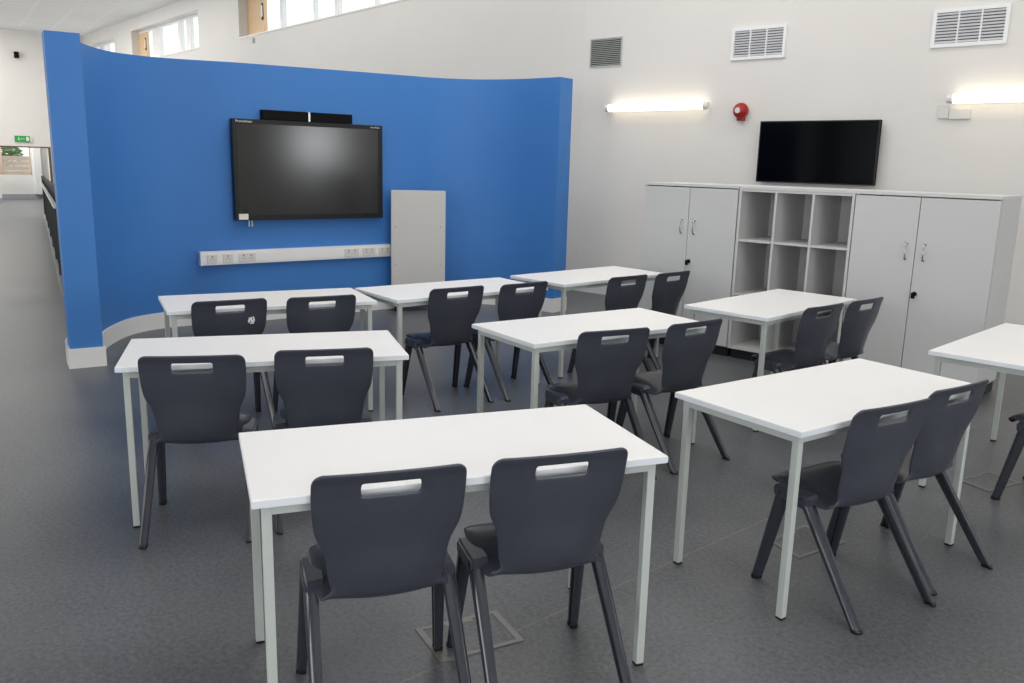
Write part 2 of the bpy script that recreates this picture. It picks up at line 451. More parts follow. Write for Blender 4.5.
# ---------------------------------------------------------------- chairs
def make_chair():
    t = thing('school_chair', '', 'chair')
    rows = [  # y, z, half width, wrap, direction of wrap (0 seat: down, 1 back: forward), dish
     (.378, .388, .150, 0, 0, .002), (.394, .401, .166, -.002, 0, .003), (.390, .420, .179, -.006, 0, .004), (.372, .432, .188, -.014, 0, .006), (.335, .437, .194, -.022, 0, .008),
     (.27, .431, .196, -.026, 0, .012), (.20, .419, .194, -.030, 0, .015), (.15, .406, .191, -.032, 0, .016), (.115, .397, .186, -.022, .05, .014), (.090, .392, .170, .008, .3, .008),
     (.073, .398, .153, .036, .55, .004), (.060, .42, .157, .046, .75, 0), (.051, .458, .1655, .042, .95, 0), (.047, .515, .170, .034, 1, 0), (.0445, .553, .179, .029, 1, 0),
     (.041, .582, .195, .026, 1, 0), (.037, .608, .204, .023, 1, 0), (.030, .654, .2085, .018, 1, 0), (.024, .697, .2105, .016, 1, 0), (.0215, .716, .211, .016, 1, 0),
     (.013, .7525, .2105, .014, 1, 0), (.012, .7575, .210, .014, 1, 0), (.007, .769, .207, .012, 1, 0), (.003, .779, .199, .011, 1, 0), (.000, .786, .182, .010, 1, 0)]
    us = [-1, -.965, -.88, -.72, -.55, -.42, -.385, -.345, -.2, 0, .2, .345, .385, .42, .55, .72, .88, .965, 1]
    bm = bmesh.new(); G = []
    for (y, z, w, wr, k, ds) in rows:
        line = []
        for u in us:
            e = abs(u)**(9 if wr < 0 else 2.4)*wr; c = -ds*(1-u*u)
            line.append(bm.verts.new((u*w, y+e*k, z+e*(1-k)+c)))
        G.append(line)
    for i in range(len(rows)-1):
        for j in range(len(us)-1):
            if i == 19 and 6 <= j <= 11: continue            # the hand slot
            f = bm.faces.new((G[i][j], G[i][j+1], G[i+1][j+1], G[i+1][j])); f.material_index = 0 if i < 10 else 1
    me = bpy.data.meshes.new('shell'); bm.to_mesh(me); bm.free()
    o = bpy.data.objects.new('shell', me); COL.objects.link(o)
    s = o.modifiers.new('s', 'SOLIDIFY'); s.thickness = .009; s.offset = 0
    s = o.modifiers.new('u', 'SUBSURF'); s.levels = 1; s.render_levels = 1
    me = bake(o)
    bpy.data.objects.remove(o)
    vn = [v.normal.copy() for v in me.vertices]
    def sub(idx, name, mat):
        used = {}; verts = []; faces = []; norms = []
        for p in me.polygons:
            if p.material_index != idx: continue
            f = []
            for v in p.vertices:
                if v not in used:
                    used[v] = len(verts); verts.append(me.vertices[v].co.copy()); norms.append(vn[v])
                f.append(used[v])
            faces.append(f)
        m2 = bpy.data.meshes.new(name); m2.from_pydata(verts, [], faces)
        for p in m2.polygons: p.use_smooth = True
        m2.update(); m2.normals_split_custom_set_from_vertices(norms)
        m2.materials.append(mat)
        c = bpy.data.objects.new(name, m2); COL.objects.link(c); c.parent = t
        return c
    seat = sub(0, 'seat', M['chair']); back = sub(1, 'backrest', M['chair'])
    bpy.data.meshes.remove(me)
    # moulded shoulders that carry the legs
    for sx in (-1, 1):
        bm = bmesh.new()
        prof = [(.166, .378), (.166, .404), (.178, .414), (.325, .418), (.340, .406), (.338, .378), (.322, .366), (.188, .362)]
        A_ = [bm.verts.new((.168, y, z)) for y, z in prof]; B_ = [bm.verts.new((.2215, y, z-.006)) for y, z in prof]
        for q in range(8): bm.faces.new((A_[q], A_[(q+1) % 8], B_[(q+1) % 8], B_[q]))
        bm.faces.new(A_); bm.faces.new(B_[::-1])
        bmesh.ops.bevel(bm, geom=[e for e in bm.edges if abs(e.verts[0].co.x-.2215) < .001 and abs(e.verts[1].co.x-.2215) < .001], offset=.008, segments=3, affect='EDGES')
        bmesh.ops.transform(bm, matrix=Matrix.Diagonal((sx, 1, 1, 1)), verts=bm.verts)
        br = obj('leg_bracket', bm, M['chair'], t, smooth=True); br.data.set_sharp_from_angle(angle=R(30))
    # D-section legs with a groove on the inner face
    sec = []
    for a in range(-90, 91, 18): sec.append((math.cos(R(a)), math.sin(R(a))))
    sec += [(-.55, .95), (-.6, .42), (-.25, .34), (-.25, -.34), (-.6, -.42), (-.55, -.95)]
    for sx in (-1, 1):
        for (top, foot) in (((.196, .303, .398), (.218, .384, 0)), ((.197, .204, .398), (.208, -.084, 0))):
            bm = bmesh.new(); rings = []
            for f in (0, .04, .3, .6, .95, 1):
                p = [a+(b-a)*f for a, b in zip(top, foot)]
                r = .0265-.007*f
                rings.append([bm.verts.new((sx*(p[0]+a*r), p[1]+b*r, max(p[2], .010))) for a, b in sec])
            n = len(sec)
            for A_, B_ in zip(rings, rings[1:]):
                for q in range(n): bm.faces.new((A_[q], A_[(q+1) % n], B_[(q+1) % n], B_[q]))
            bm.faces.new(rings[0]); bm.faces.new(rings[-1][::-1])
            lg = obj('leg', bm, M['chairleg'], t, smooth=True)
            lg.data.set_sharp_from_angle(angle=R(35))
            bm = bmesh.new(); f = .985
            p = [a+(b-a)*f for a, b in zip(top, foot)]
            lo = [bm.verts.new((sx*(foot[0]+a*.0205), foot[1]+b*.0205, 0)) for a, b in sec]
            hi = [bm.verts.new((sx*(p[0]+a*.020), p[1]+b*.020, .014)) for a, b in sec]
            for q in range(n): bm.faces.new((lo[q], lo[(q+1) % n], hi[(q+1) % n], hi[q]))
            bm.faces.new(lo[::-1]); bm.faces.new(hi)
            obj('foot_tip', bm, M['rubber'], lg)
    return t

G_CH = 'charcoal school chairs'
chairs = [
 (-1.648, 1.371, 61.0, 'charcoal plastic chair at the nearest table, left of its pair'),
 (-1.416, 1.807, 61.5, 'charcoal plastic chair at the nearest table, right of its pair'),
 (-3.226, 1.627, 53.7, 'charcoal plastic chair at the left-hand second-row table, left of its pair'),
 (-2.977, 2.104, 58.3, 'charcoal plastic chair at the left-hand second-row table, right of its pair'),
 (-4.378, 2.463, 72.3, 'charcoal chair with a white paint smudge on its backrest, below the wall display'),
 (-4.176, 2.947, 70.7, 'charcoal plastic chair below the wall display, right of the paint-smudged chair'),
 (-3.939, 3.841, 78.5, 'charcoal chair before the grey castor cupboard, left of its pair'),
 (-3.804, 4.352, 81.0, 'charcoal chair before the grey castor cupboard, right of its pair'),
 (-2.402, 3.446, 67.9, 'charcoal plastic chair at the table in the middle of the room, left of its pair'),
 (-2.250, 3.977, 78.0, 'charcoal plastic chair at the table in the middle of the room, right of its pair'),
 (-3.571, 5.258, 82.0, 'charcoal chair at the farthest table beside the blue wall end, left of its pair'),
 (-3.486, 5.747, 84.0, 'charcoal chair at the farthest table, right of its pair, seen against the left cupboard'),
 (-2.010, 5.084, 80.2, 'charcoal chair in front of the pigeonhole shelves, left of its pair'),
 (-1.933, 5.572, 81.5, 'charcoal chair in front of the pigeonhole shelves, right of its pair, seen before cupboard doors'),
 (-0.925, 3.080, 72.2, 'charcoal chair in the right foreground with all legs showing, left of its pair'),
 (-0.839, 3.569, 76.3, 'charcoal chair in the right foreground, right of its pair, partly behind its neighbour'),
 (-0.478, 4.795, 83.0, 'charcoal chair cut off by the right edge of the photo'),
]
cp = make_chair()
for i, (x, y, a, lab) in enumerate(chairs):
    if i == 0:
        cp.location = (x, y, 0); cp.rotation_euler = (0, 0, R(a)); cp['label'] = lab; cp['group'] = G_CH; c = cp
    else:
        c = dup(cp, (x, y, 0), R(a), lab)
    if i == 4: smudged = c
# white paint smudge on the back of one chair
bm = bmesh.new()
for (x, z, w, h, tilt) in ((.105, .655, .006, .022, .3), (.118, .66, .005, .03, -.2), (.128, .648, .006, .02, .5), (.12, .638, .012, .006, 0), (.112, .668, .01, .005, .4), (.131, .665, .004, .024, -.3)):
    y = .030-.155*(z-.65)-.0062+.018*(abs(x)/.2)**2.6
    v = box(bm, -w, w, -.0012, .0012, -h/2, h/2)
    bmesh.ops.transform(bm, matrix=Matrix.Translation((x, y, z)) @ Matrix.Rotation(tilt, 4, 'Y'), verts=v)
sm = obj('paint_smudge', bm, M['smudge'], smudged); sm['label'] = 'white paint smudge'

# ---------------------------------------------------------------- cupboards and shelves
CY0, CY1, CZ = 6.52, 7.07, 1.448
def cupboard(x0, x1, xm, hz, lockz, label, name='storage_cupboard'):
    t = thing(name, label, 'cupboard', ((x0+x1)/2, (CY0+CY1)/2, 0), 0, 'grey double-door cupboards')
    cx, cy = (x0+x1)/2, (CY0+CY1)/2
    def L(a, b, c, d, e, f): return bx(a-cx, b-cx, c-cy, d-cy, e, f)
    bm = bmesh.new()
    for a in ((x0, x0+.02, CY0+.022, CY1, .085, CZ-.024), (x1-.02, x1, CY0+.022, CY1, .085, CZ-.024), (x0+.02, x1-.02, CY1-.012, CY1, .085, CZ-.024),
              (x0+.02, x1-.02, CY0+.022, CY1-.012, .085, .105)):
        box(bm, a[0]-cx, a[1]-cx, a[2]-cy, a[3]-cy, a[4], a[5])
    obj('carcass', bm, M['cab'], t)
    obj('top', L(x0-.002, x1+.002, CY0, CY1, CZ-.024, CZ), M['cabtop'], t, bevel=.002)
    obj('plinth', L(x0+.01, x1-.01, CY0+.045, CY1-.02, 0, .085), M['plinth'], t)['label'] = 'black recessed plinth'
    hxs = (xm-.062, xm+.062)
    for k, (a, b) in enumerate(((x0+.004, xm-.0025), (xm+.0025, x1-.004))):
        d = obj('door', L(a, b, CY0+.002, CY0+.02, .09, CZ-.032), M['cab'], t, bevel=.0015)
        bm = bmesh.new(); h = hxs[k]-cx; yy = CY0+.002-cy
        tube(bm, [(h, yy+.002, hz-.056), (h, yy-.016, hz-.054), (h, yy-.024, hz-.038), (h, yy-.026, hz), (h, yy-.024, hz+.038), (h, yy-.016, hz+.054), (h, yy+.002, hz+.056)], .005)
        for s in (-1, 1): cyl(bm, (h, yy+.001, hz+s*.056), (h, yy-.005, hz+s*.056), .011, 12)
        obj('handle', bm, M['chrome'], d, smooth=True)['label'] = 'silver bow handle'
        if k == 1:
            bm = bmesh.new(); lx = xm+.032-cx
            cyl(bm, (lx, yy+.001, lockz), (lx, yy-.012, lockz), .017, 16)
            box(bm, lx-.003, lx+.003, yy-.035, yy-.010, lockz-.008, lockz+.008)
            box(bm, lx-.013, lx+.013, yy-.04, yy-.034, lockz-.03, lockz+.012)
            obj('lock', bm, M['black'], d)['label'] = 'black lock with its key'
    return t
cupboard(-4.333, -3.412, -3.868, 1.085, .785, 'grey double-door cupboard left of the open pigeonholes')
cupboard(-2.452, -1.468, -1.985, 1.032, .725, 'grey double-door cupboard right of the open pigeonholes, with its end panel showing')

x0, x1 = -3.402, -2.455; cx, cy = (x0+x1)/2, (CY0+CY1)/2
sh = thing('pigeonhole_shelf', 'open grey shelving unit with nine pigeonholes between the two cupboards', 'shelving unit', (cx, cy, 0))
def Ls(a, b, c, d, e, f): return bx(a-cx, b-cx, c-cy, d-cy, e, f)
for a in (x0, x1-.02): obj('side_panel', Ls(a, a+.02, CY0, CY1, .085, CZ-.024), M['cab'], sh)
obj('back_panel', Ls(x0+.02, x1-.02, CY1-.012, CY1, .085, CZ-.024), M['cab'], sh)
obj('top', Ls(x0-.001, x1+.001, CY0, CY1, CZ-.024, CZ), M['cabtop'], sh, bevel=.002)
obj('top_rail', Ls(x0+.02, x1-.02, CY0+.004, CY0+.024, CZ-.044, CZ-.024), M['cab'], sh)
obj('plinth', Ls(x0+.01, x1-.01, CY0+.045, CY1-.02, 0, .085), M['plinth'], sh)['label'] = 'black recessed plinth'
w = (x1-x0-.04-2*.018)/3
xs = [x0+.02+w+.0, x0+.02+2*w+.018]
for a in xs: obj('divider', Ls(a, a+.018, CY0+.002, CY1-.012, .105, CZ-.044), M['cab'], sh)
cols = [(x0+.02, xs[0]), (xs[0]+.018, xs[1]), (xs[1]+.018, x1-.02)]
for z in (.542, .995):
    for a, b in cols: obj('shelf', Ls(a, b, CY0+.006, CY1-.012, z, z+.018), M['cab'], sh)
obj('bottom_shelf', Ls(x0+.02, x1-.02, CY0+.002, CY1-.012, .085, .105), M['cab'], sh)
bm = bmesh.new()
for a, z in ((cols[0][1], 1.29), (cols[0][1], .78), (cols[1][1], .78)):
    cyl(bm, (a-cx+.001, CY0+.33-cy, z), (a-cx-.006, CY0+.33-cy, z), .009, 10)
obj('cam_cap', bm, M['dark'], sh)

# ---------------------------------------------------------------- right wall: vents, lights, bell, television, boxes
def vent(x0, x1, z0, z1, framed, label):
    t = thing('air_vent', label, 'vent', ((x0+x1)/2, 8.6, (z0+z1)/2), 0, 'wall air vents')
    hw, hh = (x1-x0)/2, (z1-z0)/2
    if framed:
        bm = bmesh.new(); f = .032
        for a in ((-hw, hw, hh-f, hh), (-hw, hw, -hh, -hh+f), (-hw, -hw+f, -hh+f, hh-f), (hw-f, hw, -hh+f, hh-f)):
            box(bm, a[0], a[1], -.022, 0, a[2], a[3])
        obj('frame', bm, M['ventwhite'], t)
        iw, ih = hw-f, hh-f; sm_, back, ncol, nsl = M['ventwhite'], M['slatdark'], 3, 10
    else:
        bm = bmesh.new(); f = .014
        for a in ((-hw, hw, hh-f, hh), (-hw, hw, -hh, -hh+f), (-hw, -hw+f, -hh+f, hh-f), (hw-f, hw, -hh+f, hh-f)):
            box(bm, a[0], a[1], -.012, 0, a[2], a[3])
        obj('frame', bm, M['louvre'], t)
        iw, ih = hw-f, hh-f; sm_, back, ncol, nsl = M['louvre'], M['dark'], 1, 14
    obj('backing', bx(-iw, iw, -.003, 0, -ih, ih), back, t)
    bm = bmesh.new(); p = 2*ih/nsl
    for k in range(nsl):
        z = -ih+p*(k+.5)
        v = box(bm, -iw, iw, -.002, .002, -p*(.30 if framed else .24), p*(.30 if framed else .24))
        bmesh.ops.transform(bm, matrix=Matrix.Translation((0, -.0125, z)) @ Matrix.Rotation(R(32), 4, 'X'), verts=v)
    obj('louvre', bm, sm_, t)
    if ncol > 1:
        bm = bmesh.new()
        for k in range(1, ncol):
            x = -iw+2*iw*k/ncol; box(bm, x-.006, x+.006, -.022, -.002, -ih, ih)
        obj('divider_bar', bm, M['ventwhite'], t)
vent(-6.60, -6.135, 2.735, 3.065, False, 'dark grey louvred air vent near the end of the blue wall, unframed')
vent(-4.71, -4.10, 2.71, 3.035, True, 'white-framed air vent in the middle, above the television')
vent(-2.70, -2.075, 2.705, 3.035, True, 'white-framed air vent at upper right, above the cut-off tube light')

def tubelight(xc, zc, L, label):
    t = thing('tube_light', label, 'wall light', (xc, 8.6, zc), 0, 'wall tube lights')
    bm = bmesh.new(); cyl(bm, (-L/2+.05, -.075, 0), (L/2-.05, -.075, 0), .043, 20); obj('diffuser', bm, M['tube'], t, smooth=True)
    for s in (-1, 1):
        bm = bmesh.new(); cyl(bm, (s*(L/2-.05), -.075, 0), (s*L/2, -.075, 0), .044, 20, .038); obj('end_cap', bm, M['white'], t)
    obj('mounting_plate', bx(-L/2+.08, L/2-.08, -.03, 0, -.03, .03), M['white'], t)
tubelight(-5.59, 2.250, 1.37, 'lit white wall tube light left of the red alarm')
tubelight(-1.79, 2.248, 1.37, 'lit white wall tube light cut off by the right edge')

t = thing('fire_alarm', 'round red fire alarm sounder on the white wall beside the television', 'alarm', (-4.524, 8.6, 2.188))
RX = Matrix.Rotation(R(90), 4, 'X')
bm = bmesh.new(); lathe(bm, [(0, 0), (.066, 0), (.070, .01), (.070, .03), (.062, .034), (0, .034)], 28, RX); obj('base', bm, M['red'], t, smooth=True)
bm = bmesh.new(); lathe(bm, [(0, .034), (.078, .034), (.083, .045), (.080, .07), (.066, .098), (.045, .115), (.03, .12), (0, .121)], 28, RX); obj('dome', bm, M['red'], t, smooth=True)
bm = bmesh.new(); lathe(bm, [(0, .119), (.030, .119), (.030, .126), (0, .126)], 24, RX); obj('badge', bm, M['socket'], t)['label'] = 'pale round badge'
bm = bmesh.new(); box(bm, -.038, .038, -.06, 0, -.105, -.055); obj('strobe_housing', bm, M['red'], t, bevel=.008)

t = thing('television', 'black flat television on the white wall above the pigeonholes', 'television', (-3.645, 8.6, 1.764))
hw, hh = .612, .309
obj('housing', bx(-hw, hw, -.105, -.06, -hh, hh), M['black'], t, bevel=.004)
bm = bmesh.new(); b_ = .012
for a in ((-hw, hw, hh-b_, hh), (-hw, hw, -hh, -hh+b_), (-hw, -hw+b_, -hh+b_, hh-b_), (hw-b_, hw, -hh+b_, hh-b_)): box(bm, a[0], a[1], -.109, -.104, a[2], a[3])
obj('bezel', bm, M['bezel'], t)
obj('screen', bx(-hw+b_, hw-b_, -.107, -.104, -hh+b_, hh-b_), M['tvscreen'], t)
obj('mounting_bracket', bx(-.25, .25, -.062, 0, -.18, .18), M['black'], t)

for x, w_, lab in ((-2.514, .085, 'small white wall box left of the cut-off tube light'), (-2.375, .17, 'wide white wall box just under the cut-off tube light')):
    t = thing('wall_socket', lab, 'socket', (x, 8.6, 2.118 if w_ > .1 else 2.139), 0, 'white boxes by the tube light')
    hb = .055 if w_ < .1 else .042
    obj('back_box', bx(-w_/2, w_/2, -.016, 0, -hb, hb), M['pvc'], t, bevel=.004)
    obj('face_plate', bx(-w_/2-.003, w_/2+.003, -.022, -.015, -hb-.003, hb+.003), M['socket'], t, bevel=.002)

# ---------------------------------------------------------------- blue wall: display, soundbar, trunking
DA = Vector((-7.39, 4.56, 0)); DB = Vector((-7.08, 6.2, 0))
DD = (DB-DA).normalized(); DN = Vector((DD.y, -DD.x, 0))
def DM(u, off, z):   # local x along the wall, local y out of the wall towards the wall (so -y faces the room), origin at wall chord
    p = DA+DD*u+DN*off
    return Matrix(((DD.x, -DN.x, 0, p.x), (DD.y, -DN.y, 0, p.y), (0, 0, 1, z), (0, 0, 0, 1)))
RZD = math.atan2(DD.y, DD.x)
def dthing(name, label, cat, u, z, off=0.0):
    p = DA+DD*u+DN*off
    return thing(name, label, cat, (p.x, p.y, z), RZD)
# display: u -.345..1.214, z .99..1.917 at .12 from the chord
t = dthing('wall_display', 'large black interactive display on the blue curved wall', 'screen', .446, 1.455)
hw, hh = .774, .466
obj('housing', bx(-hw, hw, -.118, -.05, -hh, hh), M['bezel'], t, bevel=.006)
bm = bmesh.new()
for a in ((-hw, hw, hh-.04, hh), (-hw, hw, -hh, -hh+.05), (-hw, -hw+.04, -hh+.05, hh-.04), (hw-.045, hw, -hh+.05, hh-.04)): box(bm, a[0], a[1], -.126, -.117, a[2], a[3])
bz = obj('bezel', bm, M['bezel'], t)
obj('screen', bx(-hw+.04, hw-.045, -.121, -.117, -hh+.05, hh-.04), M['screen'], t)
TX = Matrix.Rotation(R(90), 4, 'X')
text_mesh('brand_lettering', 'Promethean', .032, M['sticker'], bz, Matrix.Translation((-hw+.03, -.1265, hh-.031)) @ TX)
text_mesh('model_lettering', 'ActivPanel', .024, M['sticker'], bz, Matrix.Translation((hw-.135, -.1265, hh-.029)) @ TX)
obj('sticker', bx(-hw+.028, -hw+.118, -.128, -.125, -hh+.008, -hh+.062), M['sticker'], t)['label'] = 'white paper sticker'
bm = bmesh.new()
for x in (-hw+.135, -hw+.165): tube(bm, [(x, -.09, -hh+.004), (x, -.09, -hh-.03), (x+.002, -.088, -hh-.06)], .0065, 8)
obj('hanging_cable', bm, M['socket'], t)['label'] = 'two short pale cable ends'
obj('mounting_bracket', bx(-.4, .4, -.055, -.036, -.25, .25), M['black'], t)

t = dthing('sound_bar', 'black speaker bar in two halves above the wall display', 'speaker', .43, 1.965)
hw = .46
for a, b in ((-hw, -.005), (.005, hw)):
    obj('speaker_half', bx(a, b, -.115, -.036, -.04, .05), M['black'], t, bevel=.004)
obj('centre_strip', bx(-.009, .009, -.119, -.03, -.040, .048), M['chrome'], t)['label'] = 'silver strip between the halves'
obj('bracket', bx(-.3, .3, -.05, -.036, -.03, .03), M['black'], t)

t = dthing('cable_trunking', 'white cable trunking with sockets running along the blue wall below the display', 'trunking', .335, .64, .028)
u0, u1 = -.985, 1.0
obj('channel', bx(u0, u1, -.058, -.0, -.064, .064), M['pvc'], t, bevel=.003)
obj('end_cap', bx(u0-.012, u0, -.06, .004, -.066, .066), M['pvc'], t)
obj('cover_strip', bx(u0, u1, -.0615, -.057, -.043, .043), M['white'], t)
for a, b in ((-.94, -.845), (-.79, -.695), (-.64, -.475), (.46, .62), (.665, .81), (.855, .99)):
    s = obj('socket_plate', bx(a, b, -.068, -.061, -.042, .036), M['socket'], t, bevel=.002)
    bm = bmesh.new(); m_ = (b-a)
    for c in ([.5] if m_ < .12 else [.28, .72]):
        x = a+m_*c
        box(bm, x-.004, x+.004, -.0695, -.0675, .008, .024); box(bm, x-.016, x-.008, -.0695, -.0675, -.014, -.008); box(bm, x+.008, x+.016, -.0695, -.0675, -.014, -.008)
    obj('socket_holes', bm, M['dark'], s)

# ---------------------------------------------------------------- grey cupboard on castors by the blue wall
t = thing('mobile_cupboard', 'tall narrow grey cupboard on castors standing against the blue wall', 'cupboard', (-6.785, 6.005, 0), RZD-R(27))
# front face at local y=0, x -.32..+.32
hw = .283; dp = .12
obj('front_panel', bx(-hw+.012, hw-.02, -.004, .014, .085, 1.272), M['cabwarm'], t, bevel=.001)
bm = bmesh.new()
box(bm, -hw, -hw+.012, -.006, dp, .085, 1.276); box(bm, hw-.02, hw, -.006, dp, .085, 1.276)
obj('side_panel', bm, M['cabwarm'], t)
obj('top', bx(-hw+.012, hw-.02, 0, dp, 1.256, 1.276), M['cabwarm'], t)
obj('back_panel', bx(-hw+.012, hw-.02, dp-.012, dp, .085, 1.256), M['cabwarm'], t)
obj('base', bx(-hw+.01, hw-.01, .01, dp-.004, .055, .085), M['plinth'], t)['label'] = 'black base'
bm = bmesh.new()
for x in (-hw+.08, hw-.09):
    for z in (.50, .9): cyl(bm, (x*1.2, -.003, z), (x*1.2, -.007, z), .006, 8)
obj('screw_cap', bm, M['steel'], t)
for x in (-hw+.045, hw-.045):
    for y in (.02, dp-.03):
        bm = bmesh.new(); cyl(bm, (x-.011, y, .027), (x+.011, y, .027), .027, 18)
        box(bm, x-.015, x+.015, y-.016, y+.016, .045, .057)
        obj('castor', bm, M['rubber'], t, smooth=False)['label'] = 'black castor'

# ---------------------------------------------------------------- floor boxes
def floorbox(c, label):
    P = [Vector((x, y, 0)) for x, y in c]; ctr = sum(P, Vector())/4
    t = thing('floor_box', label, 'floor socket', ctr, 0, 'floor socket boxes')
    bm = bmesh.new()
    rings = [[], [], [], []]
    for p in P:
        d = (p-ctr); i_ = d*(1-.028/d.length)
        for k, (q, z) in enumerate(((d, .0005), (d, .0045), (i_, .0045), (i_, .0005))): rings[k].append(bm.verts.new((q.x, q.y, z)))
    for k in range(4):
        A_, B_ = rings[k], rings[(k+1) % 4]
        for j in range(4): bm.faces.new((A_[j], A_[(j+1) % 4], B_[(j+1) % 4], B_[j]))
    obj('trim_ring', bm, M['steel'], t)['label'] = 'pale metal trim'
    bm = bmesh.new(); prism(bm, [((p-ctr)*(1-.029/(p-ctr).length))[:2] for p in P], .0005, .003)
    lid = obj('lid', bm, M['floor'], t)
    a, b = P[0]-ctr, P[3]-ctr
    q = (a+b)/2*.78; e = (b-a).normalized()*.05; f_ = (a+b).normalized()*.008
    bm = bmesh.new(); prism(bm, [((q+e+f_).x, (q+e+f_).y), ((q-e+f_).x, (q-e+f_).y), ((q-e-f_).x, (q-e-f_).y), ((q+e-f_).x, (q+e-f_).y)], .003, .0045)
    obj('lid_grip', bm, M['steel'], lid)
floorbox([(-2.019, 1.776), (-1.81, 1.703), (-1.705, 1.989), (-1.908, 2.066)], 'floor socket box under the nearest table')
floorbox([(-1.477, 3.331), (-1.302, 3.264), (-1.224, 3.559), (-1.431, 3.617)], 'floor socket box under the right foreground table')
floorbox([(-1.10, 4.77), (-.93, 4.70), (-.845, 4.97), (-1.015, 5.04)], 'floor socket box near the right edge table')

# ---------------------------------------------------------------- corridor: railing, exit sign, speaker, sensor
rp = [Vector((-22.5, 7.85, 0)), Vector((-15.7, 5.56, 0)), Vector((-9.6, 3.50, 0))]
t = thing('stair_railing', 'dark balustrade with a pale handrail along the corridor, left of the blue wall', 'railing', rp[1])
def seg(bm, i, w, z0, z1, off=0, k=True):
    p, q = rp[i], rp[i+1]
    d = (q-p).normalized(); n_ = Vector((-d.y, d.x, 0)); 
    a, b = p-rp[1]+n_*off, q-rp[1]+n_*off
    ka, kb = (KZ[i], KZ[i+1]) if k else (1, 1)
    A_ = [bm.verts.new(c) for c in ((*(a+n_*w)[:2], z0*ka), (*(a-n_*w)[:2], z0*ka), (*(a-n_*w)[:2], z1*ka), (*(a+n_*w)[:2], z1*ka))]
    B_ = [bm.verts.new(c) for c in ((*(b+n_*w)[:2], z0*kb), (*(b-n_*w)[:2], z0*kb), (*(b-n_*w)[:2], z1*kb), (*(b+n_*w)[:2], z1*kb))]
    for j in range(4): bm.faces.new((A_[j], A_[(j+1) % 4], B_[(j+1) % 4], B_[j]))
    bm.faces.new(A_[::-1]); bm.faces.new(B_)
KZ = (.96, 1.06, 1.17)
bm = bmesh.new(); [seg(bm, i, .015, .06, .97) for i in (0, 1)]; obj('infill_panel', bm, M['railpanel'], t)
bm = bmesh.new(); [seg(bm, i, .03, .965, 1.02) for i in (0, 1)]; obj('top_rail', bm, M['black'], t)
bm = bmesh.new(); [seg(bm, i, .018, .85, .88, -.05) for i in (0, 1)]; obj('handrail', bm, M['white'], t)['label'] = 'pale handrail'
bm = bmesh.new(); [seg(bm, i, .05, 0, .06, 0, False) for i in (0, 1)]; obj('kerb', bm, M['skirtgrey'], t)
for k in range(8):
    f = k/7*2; i = min(int(f), 1); p = rp[i].lerp(rp[i+1], f-i)-rp[1]
    bm = bmesh.new(); box(bm, p.x-.025, p.x+.025, p.y-.025, p.y+.025, .05, .99); obj('post', bm, M['black'], t)

def wthing(name, label, cat, tt, s, z):
    p = WM @ Vector((tt, s, z)); return thing(name, label, cat, p, 0)
def wl(t_, a, b, c, d, e, f):       # box given in wall coordinates, relative to thing
    bm = bmesh.new(); v = box(bm, a, b, c, d, e, f, WM); bmesh.ops.translate(bm, verts=v, vec=-Vector(t_.location)); return bm
t = wthing('exit_sign', 'green illuminated exit sign above the opening at the corridor end', 'sign', T-.03, 1.96, 1.92)
obj('panel', wl(t, T-.04, T, 1.75, 2.17, 1.83, 2.015), M['green'], t)
obj('end_plate', wl(t, T-.042, T, 1.70, 1.75, 1.83, 2.015), M['socket'], t)
bm = bmesh.new()
def sgn_box(s0, s1, z0, z1, rot=0):
    v = box(bm, T-.044, T-.04, -(s1-s0)/2, (s1-s0)/2, -(z1-z0)/2, (z1-z0)/2)
    bmesh.ops.transform(bm, matrix=WM @ Matrix.Translation((0, (s0+s1)/2, (z0+z1)/2)) @ Matrix.Rotation(rot, 4, 'X'), verts=v)
# running figure, arrow and doorway
sgn_box(2.06, 2.075, 1.97, 1.99); sgn_box(2.05, 2.075, 1.915, 1.965, .3); sgn_box(2.02, 2.06, 1.945, 1.955, .5); sgn_box(2.06, 2.12, 1.89, 1.902, -.5); sgn_box(2.03, 2.045, 1.86, 1.92, -.5)
sgn_box(1.90, 1.98, 1.915, 1.93); sgn_box(1.955, 1.995, 1.925, 1.937, .7); sgn_box(1.955, 1.995, 1.908, 1.92, -.7)
sgn_box(1.78, 1.86, 1.86, 1.985)
bmesh.ops.translate(bm, verts=bm.verts, vec=-Vector(t.location))
obj('pictogram', bm, M['sticker'], t)['label'] = 'white running figure, arrow and doorway'

t = wthing('wall_speaker', 'small black device high on the corridor end wall', 'speaker', T, 1.93, 4.42)
obj('housing', wl(t, T-.16, T-.03, 1.87, 1.99, 4.33, 4.51), M['black'], t, bevel=.01)
obj('mounting', wl(t, T-.03, T, 1.9, 2.02, 4.38, 4.46), M['white'], t)
t = wthing('wall_sensor', 'tiny pale sensor on the white wall under the longest high window', 'sensor', 9.7, 0, 3.90)
obj('housing', wl(t, 9.67, 9.73, 0, .04, 3.85, 3.95), M['louvre'], t, bevel=.006)
obj('back_plate', wl(t, 9.655, 9.745, 0, .006, 3.835, 3.965), M['socket'], t)

